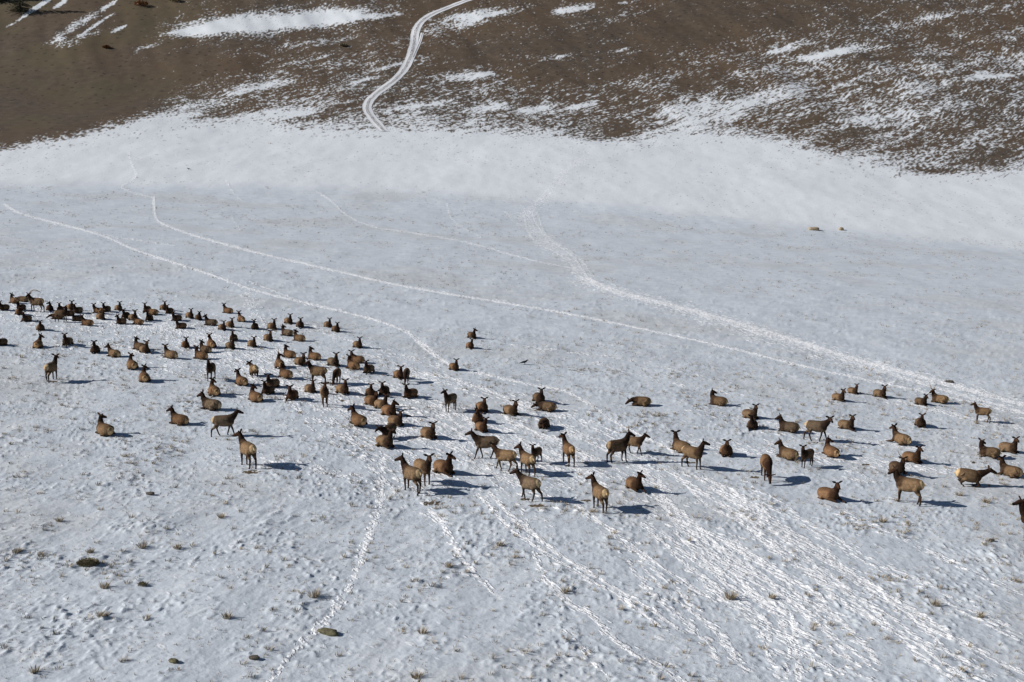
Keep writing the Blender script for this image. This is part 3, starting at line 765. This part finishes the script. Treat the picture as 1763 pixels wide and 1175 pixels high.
 (1443.5,692,'bed',332,290,.95,'t',"elk lying with pale rump left, leftmost of three in the far right row"),
 (1468.5,680,'bed',315,280,.82,'n',"small elk lying, middle and farthest of three in the far right row"),
 (1514.5,686.5,'bed',312,280,1.02,'n',"elk lying, rightmost of three in the far right row"),
 (1585.5,699.5,'bed',305,280,.92,'d',"small dark elk lying beside the spike-antlered bull at far right"),
 (1617,696,'bed',158,200,1.05,'p',"pale young bull elk lying at far right with two spike antlers",'spikes'),
 (1584.5,737,'bed',262,268,1.0,'d',"dark bull elk lying face-on at right with an antler pointing right",'spike'),
 (1550,768.5,'bed',126,128,1.12,'t',"elk lying with tall neck looking away, pale rump right, at right"),
 (1570,799.5,'bed',325,285,1.08,'r',"reddish elk lying above the standing elk with cream rump at right"),
 (1545,820,'bed',285,272,1.08,'d',"dark elk lying half hidden behind the head of the cream-rumped standing elk",'spikel'),
 (1562,870,'stand',146,190,1.02,'t',"standing elk at right front with cream rump and dark head stretched left"),
 (1690,728,'stand',160,182,.74,'t',"small elk standing alone at far right, facing left in profile"),
 (1702,788.5,'bed',172,15,1.08,'t',"elk lying side-on near right edge with a foreleg out left, head turned back right"),
 (1736,782,'bed',332,282,1.08,'n',"elk lying near the right edge with head facing us, behind the foreleg-out one"),
 (1738,825,'bed',140,108,1.1,'t',"elk lying near the right edge looking away, tan rump right"),
 (1669,838.5,'rise',356,350,1.02,'t',"elk getting up on its knees near the right edge, head low to the right"),
 (1780,930,'stand',172,185,1.08,'d',"dark-necked elk cut off by the right edge of the photo, facing left"),
 # far middle
 (812.5,584,'bed',315,330,1.02,'d',"elk lying far out in the middle, back one of two, foreleg stretched out right"),
 (809.5,601,'bed',290,80,.95,'r',"elk lying far out in the middle, front one of two, head hiding the other's chest"),
]

_cache = {}
def elk_mesh(pose, rel, variant):
    key = (pose, int(round(rel / 15.0)) * 15 % 360, variant)
    if key not in _cache: _cache[key] = build_elk(pose, key[1], variant)
    return _cache[key]

def antler(parent, frame, side, kind):
    q, hd, hs, hu = frame
    B = Body(); b0 = q + hs * .05 * side + hu * .09 - hd * .02
    if kind == 'sweep':
        pts = [b0, b0 + hs * .22 * side + hu * .20 - hd * .1, b0 + hs * .50 * side + hu * .32 - hd * .22, b0 + hs * .80 * side + hu * .26 - hd * .32, b0 + hs * 1.02 * side + hu * .06 - hd * .40, b0 + hs * 1.14 * side - hu * .06 - hd * .42]
        rad = [.045, .05, .048, .042, .03, .012]
    else:
        pts = [b0, b0 + hs * .10 * side + hu * .12, b0 + hs * .24 * side + hu * .26 - hd * .06, b0 + hs * .32 * side + hu * .42 - hd * .12, b0 + hs * .36 * side + hu * .55 - hd * .12]
        rad = [.03, .028, .024, .018, .008]
    B.tube([(p, r, r, (0, 0, 0)) for p, r in zip(pts, rad)], 8)
    o = mesh_obj("antler", B.v, B.f, ANTLER_MAT); o.parent = parent
    return o

for i, e in enumerate(ELK):
    x, y, pose, yaw, head, size, coat, label = e[:8]
    variant = i % 7
    if pose.startswith('bed'):
        size *= float(np.interp(y, [540, 600, 720], [.71, .75, .82])) * (1.04 if 90 < yaw < 180 else 1.0)
        if 300 < yaw < 360 or yaw < 10: yaw = 300 + ((yaw - 300) % 360) * .28
    else:
        size *= float(np.interp(x, [1000, 1400], [.90, 1.02]))
    me, frame = elk_mesh(pose, head - yaw, variant)
    sy, cy = abs(math.sin(R(yaw))), abs(math.cos(R(yaw)))
    if pose.startswith('bed'): push = (.55 * sy + .34 * cy) * size
    elif pose == 'rise': push = (.4 * sy + .2 * cy) * size
    else: push = (.45 * sy + .12 * cy) * size
    p = at(x, y, push)
    o = bpy.data.objects.new("elk", me); scene.collection.objects.link(o)
    o.location = p - Vector((0, 0, .03 if pose.startswith('bed') else .02))
    o.rotation_euler = (0, 0, R(yaw)); o.scale = (size,) * 3
    t = TINT[coat]; j = random.uniform(.9, 1.1)
    o.color = (t[0] * j, t[1] * j, t[2] * j, 1)
    tag(o, label, "elk", BED if pose.startswith('bed') else STA)
    if len(e) > 8:
        k = e[8]
        if k == 'sweep': antler(o, frame, 1, 'sweep')
        elif k == 'spikel': antler(o, frame, -1, 'spike')
        else:
            antler(o, frame, 1, 'spike')
            if k == 'spikes': antler(o, frame, -1, 'spike')

# ------------------------------------------------------------------ vehicle track climbing the hillside
def ribbon(name, pts, half, material):
    # resample the traced line in small steps and lay a strip across it on the ground
    P = []
    for (ax, ay), (bx, by) in zip(pts[:-1], pts[1:]):
        n = max(2, int(math.hypot(bx - ax, by - ay) / 5))
        P += [(ax + (bx - ax) * k / n, ay + (by - ay) * k / n) for k in range(n)]
    P.append(pts[-1])
    P = np.array(P, float)
    for _ in range(6): P[1:-1] = (P[:-2] + 2 * P[1:-1] + P[2:]) / 4
    C = [at(a, b) for a, b in P]
    # finer along the way
    Cf = []
    for a, b in zip(C[:-1], C[1:]):
        n = max(1, int((b - a).length / 1.2)); Cf += [a.lerp(b, k / n) for k in range(n)]
    Cf.append(C[-1])
    V, Fc, A = [], [], []
    m = 17; run = 0
    for i, c in enumerate(Cf):
        t = (Cf[min(i + 2, len(Cf) - 1)] - Cf[max(i - 2, 0)]); t.z = 0; t.normalize(); s = Vector((-t.y, t.x, 0))
        if i: run += (c - Cf[i - 1]).length
        w = half * (1 + .18 * float(noise(run / 9.0, 3.3, 5)))
        for k in range(m):
            u = k / (m - 1) * 2 - 1
            q = c + s * (u * w)
            z = float(surface(np.array([q.x]), np.array([q.y]))[0])
            V.append((q.x, q.y, z + .10 - .05 * abs(u))); A.append((u, run))
    for i in range(len(Cf) - 1):
        for k in range(m - 1):
            a = i * m + k; Fc.append((a, a + 1, a + m + 1, a + m))
    o = mesh_obj(name, V, Fc, material)
    a = o.data.attributes.new("lane", 'FLOAT_VECTOR', 'POINT'); a.data.foreach_set("vector", np.array([(u, r, 0) for u, r in A], np.float32).ravel())
    o["kind"] = "structure"
    return o

k = NT("packed_snow_track")
lane = k.attr("lane").outputs["Vector"]; s = k.n("ShaderNodeSeparateXYZ"); k.l(lane, s.inputs[0])
wig = k.noise(k.mapping(lane, (1.2, .18, 1)), 1.0, 4, .65); br = k.noise(k.mapping(lane, (3.5, .25, 1)), 1.6, 4, .7)
u = k.math('ABSOLUTE', k.math('ADD', s.outputs[0], k.math('MULTIPLY', k.math('SUBTRACT', wig, .5), .5)))
rut = k.math('MULTIPLY', k.ramp(u, .28, .42), k.ramp(u, .95, .78))
f = k.math('ADD', k.math('ADD', k.math('MULTIPLY', rut, .42), .10), k.math('MULTIPLY', br, .95))
col = k.mix(k.ramp(f, .38, .78), (.17, .155, .14), (.66, .67, .69))
k.l(col, k.p.inputs["Base Color"])
b = k.n("ShaderNodeBump"); b.inputs["Strength"].default_value = .5; b.inputs["Distance"].default_value = .1
k.l(f, b.inputs["Height"]); k.l(b.outputs[0], k.p.inputs["Normal"])
TRACK = k.m
ribbon("dirt_track", [(830, -8), (800, 2), (770, 14), (742, 25), (724, 37), (716, 47), (713, 60), (714, 72), (711, 85), (706, 102), (698, 118), (686, 133), (668, 147), (652, 158), (640, 168), (633, 176), (629, 184), (632, 193), (640, 204), (650, 214), (662, 227)], 1.45, TRACK)
ribbon("side_track", [(727, 57), (725, 66), (722, 76), (716, 88), (711, 99)], .55, TRACK)

# ------------------------------------------------------------------ dry grass
k = NT("dry_grass_blades")
gc = k.attr("tone").outputs["Fac"]
k.l(k.mix(gc, (.19, .152, .105), (.46, .38, .265)), k.p.inputs["Base Color"])
GRASS = k.m

def blades(V, Fc, T, x, y, z, n, h, spread, w, r, lean=0.0):
    for _ in range(n):
        a = r.random() * 6.283; rad = spread * math.sqrt(r.random())
        bx, by = x + math.cos(a) * rad * .55, y + math.sin(a) * rad * .55
        hh = h * (.55 + .6 * r.random()); tx, ty = bx + math.cos(a) * rad * .9 + lean * hh + r.gauss(0, .15) * hh, by + math.sin(a) * rad * .9 + r.gauss(0, .15) * hh
        b = r.random() * 6.283; dx, dy = math.cos(b) * w, math.sin(b) * w
        i = len(V)
        V += [(bx - dx, by - dy, z - .03), (bx + dx, by + dy, z - .03), ((bx + tx) / 2 + dx * .7, (by + ty) / 2 + dy * .7, z + hh * .6), ((bx + tx) / 2 - dx * .7, (by + ty) / 2 - dy * .7, z + hh * .6), (tx, ty, z + hh)]
        Fc += [(i, i + 1, i + 2, i + 3), (i + 3, i + 2, i + 4)]
        t = r.random(); T += [t * .5, t * .5, t, t, min(1, t + .2)]

def grass_obj(name, V, Fc, T):
    o = mesh_obj(name, V, Fc, GRASS, smooth=False)
    a = o.data.attributes.new("tone", 'FLOAT', 'POINT'); a.data.foreach_set("value", np.array(T, np.float32))
    return o

def scatter(n, y0, y1):
    Y = np.sqrt(rng.uniform(y0 * y0, y1 * y1, n)); X = rng.uniform(-.5, .5, n) * Y
    Z = surface(X, Y); px, py = project(X, Y, Z)
    return X, Y, Z, px, py

V, Fc, T = [], [], []
r = random.Random(5)
X, Y, Z, px, py = scatter(56000, 38, 100)
hum = drift(X, Y); tr = trail_density(px, py)
pr = sstep(-.02, .10, hum) * (1 - .85 * sstep(.2, .6, tr)) * (.45 + .55 * sstep(-.1, .25, fbm(X / 6, Y / 6, 88, 2)))
keep = rng.random(len(X)) < pr
for x, y, z in zip(X[keep], Y[keep], Z[keep]):
    s = r.random() ** 3
    blades(V, Fc, T, x, y, z, 4 + int(13 * s), .05 + .13 * s, .07 + .13 * s, .010 + .005 * s, r, .25)
X, Y, Z, px, py = scatter(26000, 38, 115)                    # short stubble
tr = trail_density(px, py)
keep = rng.random(len(X)) < (1 - .9 * sstep(.15, .5, tr)) * (.35 + .65 * sstep(-.2, .2, fbm(X / 2.6, Y / 3.5, 89, 2)))
for x, y, z in zip(X[keep], Y[keep], Z[keep]):
    blades(V, Fc, T, x, y, z, 3, .05 + .07 * r.random(), .09, .012, r, .4)
X, Y, Z, px, py = scatter(24000, 100, 260)
tr = trail_density(px, py)
pr = (1 - .9 * sstep(.2, .5, tr)) * sstep(-.25, .35, fbm(X / 14, Y / 14, 98, 3)) * .8
keep = rng.random(len(X)) < pr
for x, y, z in zip(X[keep], Y[keep], Z[keep]):
    s = r.random() ** 3
    blades(V, Fc, T, x, y, z, 3 + int(5 * s), .10 + .16 * s, .14 + .2 * s, .012 + .012 * s, r, .2)
X, Y, Z, px, py = scatter(5200, 245, 345)
keep = rng.random(len(X)) < .55 * sstep(-.2, .4, fbm(X / 18, Y / 18, 99, 3))
for x, y, z in zip(X[keep], Y[keep], Z[keep]):
    s = r.random() ** 3
    blades(V, Fc, T, x, y, z, 4 + int(5 * s), .12 + .16 * s, .2 + .35 * s, .03, r, .2)
o = grass_obj("dry_grass", V, Fc, T); o["kind"] = "stuff"
tag(o, "sparse dry grass poking through the snow all over the flat", "grass")

CLUMPS = [(102, 899, .9, "dry grass tuft at left, straight above the dark sagebrush"), (245, 945, 1.1, "dry grass tuft on a snow drift, upper right of the sagebrush"),
          (305, 946, 1.0, "pale wide grass tuft on a drift, second right of the sagebrush"), (180, 1014, 1.1, "dry grass tuft just below the sagebrush"),
          (174, 1062, 1.0, "round grass tuft below the one under the sagebrush"), (391, 1066, 1.0, "flat grass tuft on the slope of a drift, left of the green stone"),
          (541, 1030, 1.35, "big brown grass tuft beside the hoof trail, above the green stone"), (381, 893, 1.0, "dry grass tuft below the elk standing beside a bare patch at lower left"),
          (60, 1160, 1.0, "brown grass tuft in the lower left corner"), (29, 952, 1.0, "grass tuft near the left edge, left of the sagebrush"),
          (773, 978, 1.0, "small upright grass tuft, left of the middle, below the front standing pair"), (861, 941, 1.0, "dark grass tuft below the foremost centre elk"),
          (974, 1022, 1.1, "pale grass tuft on a drift right of the middle bottom"), (727, 1092, 1.0, "flat brown grass tuft at the bottom, right of the green stone"),
          (717, 1169, 1.1, "grass tuft cut by the bottom edge near the middle"), (1257, 1032, 1.4, "big golden grass tuft beside the widest hoof trail at lower right"),
          (1328, 1030, 1.0, "small golden grass tuft right of the big golden one"), (1610, 1044, 1.2, "brown grass tuft between trails at lower right"),
          (1687, 1063, 1.0, "pale grass tuft near the right edge at lower right"), (1519, 900, 1.2, "flat pale grass tuft below the standing elk with cream rump"),
          (1651, 854, 1.1, "straw-coloured grass tuft right of the standing elk with cream rump"), (1697, 866, 1.1, "pale grass tuft between two others, left of the cut-off elk"),
          (155, 953, .9, "thin grass tuft growing behind the sagebrush")]
for x, y, s, lab in CLUMPS:
    p = at(x, y, .1); V, Fc, T = [], [], []
    blades(V, Fc, T, 0, 0, 0, int(60 * s), .23 * s, .22 * s, .013, r, .15)
    o = grass_obj("grass_clump", V, Fc, T); o.location = p
    tag(o, lab, "grass tuft", "larger dry grass tufts on the snow")

# sagebrush
k = NT("sagebrush_leaves"); tone = k.attr("tone").outputs["Fac"]
k.l(k.mix(tone, (.095, .080, .050), (.34, .29, .17)), k.p.inputs["Base Color"]); SAGE = k.m
k = NT("shrub_twigs"); tone = k.attr("tone").outputs["Fac"]
k.l(k.mix(tone, (.10, .040, .018), (.26, .12, .05)), k.p.inputs["Base Color"]); RUST = k.m
k = NT("bark"); k.l(k.mix(k.noise(k.n("ShaderNodeTexCoord").outputs["Object"], 6), (.05, .035, .025), (.13, .10, .075)), k.p.inputs["Base Color"]); BARK = k.m

def shrub(name, lab, cat, p, rx, ry, h, n, leaf, mat, group=None):
    V, Fc, T = [], [], []
    for _ in range(n):
        a = r.random() * 6.283; q = r.random() ** .5; e = r.random()
        bx, by = math.cos(a) * rx * q, math.sin(a) * ry * q
        bump = .7 + .5 * float(noise(bx * 3 / max(rx, .3), by * 3 / max(rx, .3), 12))
        z = h * e * math.sqrt(max(0, 1 - q * q * .85)) * bump
        d = Vector((r.gauss(bx, .4 * rx), r.gauss(by, .4 * rx), abs(r.gauss(h, .4 * h)))).normalized() * leaf * (.6 + .8 * r.random())
        w = d.cross(Vector((r.gauss(0, 1), r.gauss(0, 1), r.gauss(0, 1)))).normalized() * leaf * .22
        i = len(V); c = Vector((bx, by, z))
        V += [tuple(c - w * .6), tuple(c + w * .6), tuple(c + d * .6 + w), tuple(c + d), tuple(c + d * .6 - w)]
        Fc.append((i, i + 1, i + 2, i + 3, i + 4)); t = r.random(); T += [t] * 5
    top = bpy.data.objects.new(name, None); scene.collection.objects.link(top); top.location = p; top.empty_display_size = .2
    tag(top, lab, cat, group)
    o = mesh_obj("foliage", V, Fc, mat, smooth=False); o.parent = top
    at_ = o.data.attributes.new("tone", 'FLOAT', 'POINT'); at_.data.foreach_set("value", np.array(T, np.float32))
    B = Body()
    for _ in range(9):
        a = r.random() * 6.283; e = np.array([math.cos(a) * rx * .7, math.sin(a) * ry * .7, h * (.45 + .3 * r.random())])
        B.tube([((0, 0, -.05), .02 * h + .01, .02 * h + .01, 0), (e * .5 + np.array([0, 0, .1 * h]), .014 * h + .006, .014 * h + .006, 0), (e, .006 * h + .003, .006 * h + .003, 0)], 6)
    s = mesh_obj("stem", B.v, B.f, BARK); s.parent = top
    return top

shrub("sagebrush", "low dark olive sagebrush bush on the snow at lower left", "bush", at(152, 977, .3), .44, .30, .34, 1500, .07, SAGE)
p = at(245, 1012, .2)
shrub("sagebrush", "small bush capped with a lump of snow, right of the tuft under the sagebrush", "bush", p, .16, .14, .22, 250, .06, SAGE)
for x, y, rx, h, lab in ((243, 10, 2.2, 2.3, "rust-coloured shrub at the top edge of the hillside, right of the conifers"), (302, 3, 2.0, 1.8, "dull brown shrub at the top edge of the hillside, right of the rust one"),
                         (183, 83, 1.0, .9, "tiny shrub on the bare slope below the steep snow streaks"), (592, 80, 1.0, .8, "tiny dark shrub on the bare slope below the big snow patch")):
    shrub("hillside_shrub", lab, "bush", at(x, y), rx, rx, h, 420, .5, RUST if x < 260 else SAGE, "shrubs on the far hillside")

# ------------------------------------------------------------------ stones
def stone_mat(name, a, b):
    k = NT(name); tc = k.n("ShaderNodeTexCoord").outputs["Object"]
    f = k.noise(tc, 5, 5, .65); k.l(k.mix(k.ramp(f, .3, .7), a, b), k.p.inputs["Base Color"])
    bp = k.n("ShaderNodeBump"); bp.inputs["Strength"].default_value = .6; bp.inputs["Distance"].default_value = .05; k.l(f, bp.inputs["Height"]); k.l(bp.outputs[0], k.p.inputs["Normal"])
    return k.m
S_GREEN = stone_mat("lichen_stone", (.06, .055, .035), (.16, .145, .08)); S_TAN = stone_mat("tan_boulder", (.24, .185, .12), (.40, .32, .22)); S_DARK = stone_mat("dark_stone", (.05, .042, .035), (.15, .125, .10))
def stone(name, lab, px, py, sx, sy, sz, mat, seed, group, yaw=0, power=2.4):
    nu, nv = 26, 16; V, Fc = [], []
    for j in range(nv + 1):
        th = math.pi * j / nv
        for i in range(nu):
            ph = 2 * math.pi * i / nu
            d = np.array([math.sin(th) * math.cos(ph), math.sin(th) * math.sin(ph), math.cos(th)])
            q = np.sum(np.abs(d) ** power) ** (-1 / power)
            q *= 1 + .16 * float(noise(d[0] * 1.7 + seed, d[1] * 1.7 + d[2] * 2.1, seed)) * 1.6 + .07 * float(noise(d[0] * 5 + d[2] * 4, d[1] * 5 + seed, seed + 3))
            V.append((d[0] * q * sx, d[1] * q * sy, d[2] * q * sz + sz * .45))
    for j in range(nv):
        for i in range(nu):
            a = j * nu + i; b = j * nu + (i + 1) % nu; Fc.append((a, a + nu, b + nu, b))
    o = mesh_obj(name, V, Fc, mat); o.location = at(px, py, sy * .7); o.rotation_euler = (0, 0, R(yaw))
    return tag(o, lab, "stone" if sx < 1 else "boulder", group)
G1 = "stones lying in the snow"
stone("boulder", "long tan boulder far out on the smooth snow at right, left one of two", 1401, 397, 1.05, .65, .40, S_TAN, 3, "pair of far boulders", 0, 4)
stone("boulder", "small dark tan pointed boulder far out on the smooth snow, right one of two", 1448, 397, .56, .45, .42, S_TAN, 6, "pair of far boulders")
stone("stone", "curved moss-green stone beside the hoof trail at the bottom", 566, 1094, .42, .17, .13, S_GREEN, 9, G1, -22)
stone("stone", "dark stone at the bottom left, left of the moss-green stone", 299, 1142, .19, .12, .085, S_GREEN, 12, G1, -30)
stone("stone", "small dark stone in the shade of a drift, between hoof trail and bottom edge", 438, 1137, .19, .12, .07, S_DARK, 15, G1)
stone("stone", "flat dark stone below the lying elk at lower left", 259, 853, .22, .12, .08, S_DARK, 18, G1)
stone("stone", "small dark stone far right below the trail end", 1707, 933, .14, .1, .09, S_DARK, 21, G1)
stone("stone", "flat brown stone on the trail at far right, above the row of three", 1634, 659, .42, .2, .12, S_DARK, 24, G1)

# ------------------------------------------------------------------ ravens
k = NT("raven_feathers"); k.p.inputs["Base Color"].default_value = (.012, .012, .016, 1); k.p.inputs["Roughness"].default_value = .45; BLACK = k.m
def raven(px, py, yaw, size, lab):
    B = Body(); c = 0
    B.tube([((-.40, 0, .12), .05, .012, c), ((-.22, 0, .15), .05, .02, c), ((-.14, 0, .17), .055, .05, c), ((0, 0, .20), .085, .085, c), ((.10, 0, .235), .07, .075, c), ((.17, 0, .29), .05, .052, c),
            ((.22, 0, .325), .046, .046, c), ((.265, 0, .325), .03, .03, c), ((.31, 0, .315), .016, .018, c), ((.345, 0, .30), .004, .005, c)], 12, side=(0, 1, 0))
    for sd in (1, -1):
        B.tube([((.08, .07 * sd, .23), .02, .04, c), ((-.05, .09 * sd, .20), .02, .06, c), ((-.22, .06 * sd, .16), .015, .035, c), ((-.36, .03 * sd, .13), .006, .01, c)], 8, side=(0, 1, 0))
        B.tube([((.01, .04 * sd, .15), .016, .016, c), ((.03, .045 * sd, .07), .009, .009, c), ((.02, .045 * sd, -.01), .009, .009, c)], 6)
        B.tube([((-.03, .045 * sd, .0), .006, .005, c), ((.08, .05 * sd, .0), .006, .005, c)], 6)
    o = mesh_obj("raven", B.v, B.f, BLACK); o.location = at(px, py); o.rotation_euler = (0, 0, R(yaw)); o.scale = (size,) * 3
    tag(o, lab, "bird", "ravens on the snow")
raven(903, 628, 15, 1.1, "black raven standing on the snow, right of the lone elk below two others")
raven(325, 293, 200, 1.35, "black raven far out on the empty snow at upper left")

# ------------------------------------------------------------------ conifers on the far hill
k = NT("conifer_needles"); tone = k.attr("tone").outputs["Fac"]; k.l(k.mix(tone, (.012, .018, .012), (.035, .048, .028)), k.p.inputs["Base Color"]); NEEDLE = k.m
def conifer(px, py, h, lab):
    top = bpy.data.objects.new("conifer_tree", None); scene.collection.objects.link(top); top.location = at(px, py); top.empty_display_size = .5
    tag(top, lab, "tree", "conifers on the far hill")
    B = Body(); B.tube([((0, 0, -.3), .3, .3, 0), ((.05, 0, h * .5), .18, .18, 0), ((0, 0, h * .98), .03, .03, 0)], 10)
    s = mesh_obj("trunk", B.v, B.f, BARK); s.parent = top
    V, Fc, T = [], [], []
    z = .25
    while z < h * .98:
        q = z / h; ln = h * .36 * (1 - q) ** .8 + .15
        for _ in range(14 if z < 3.5 else 9):
            a = r.random() * 6.283; L = ln * (.6 + .5 * r.random()); droop = -.25 + r.gauss(0, .12)
            for m in range(30 if z < 3.5 else 18):
                f = .15 + .85 * r.random(); c = Vector((math.cos(a) * L * f, math.sin(a) * L * f, z + droop * L * f * f + .1 * f))
                d = Vector((math.cos(a) + r.gauss(0, .7), math.sin(a) + r.gauss(0, .7), r.gauss(-.1, .35))).normalized() * (.28 + .3 * r.random())
                w = d.cross(Vector((r.gauss(0, .5), r.gauss(0, .5), 1))).normalized() * .09
                i = len(V); V += [tuple(c - w), tuple(c + w), tuple(c + d)]; Fc.append((i, i + 1, i + 2)); t = r.random(); T += [t] * 3
        z += .34 + .02 * z
    o = mesh_obj("crown", V, Fc, NEEDLE, smooth=False); o.parent = top
    at_ = o.data.attributes.new("tone", 'FLOAT', 'POINT'); at_.data.foreach_set("value", np.array(T, np.float32))
conifer(35, 21, 13, "dark conifer at the top left corner, its lowest branches over the snow streaks")
conifer(-4, 3, 11, "dark conifer cut by the top left corner of the photo")
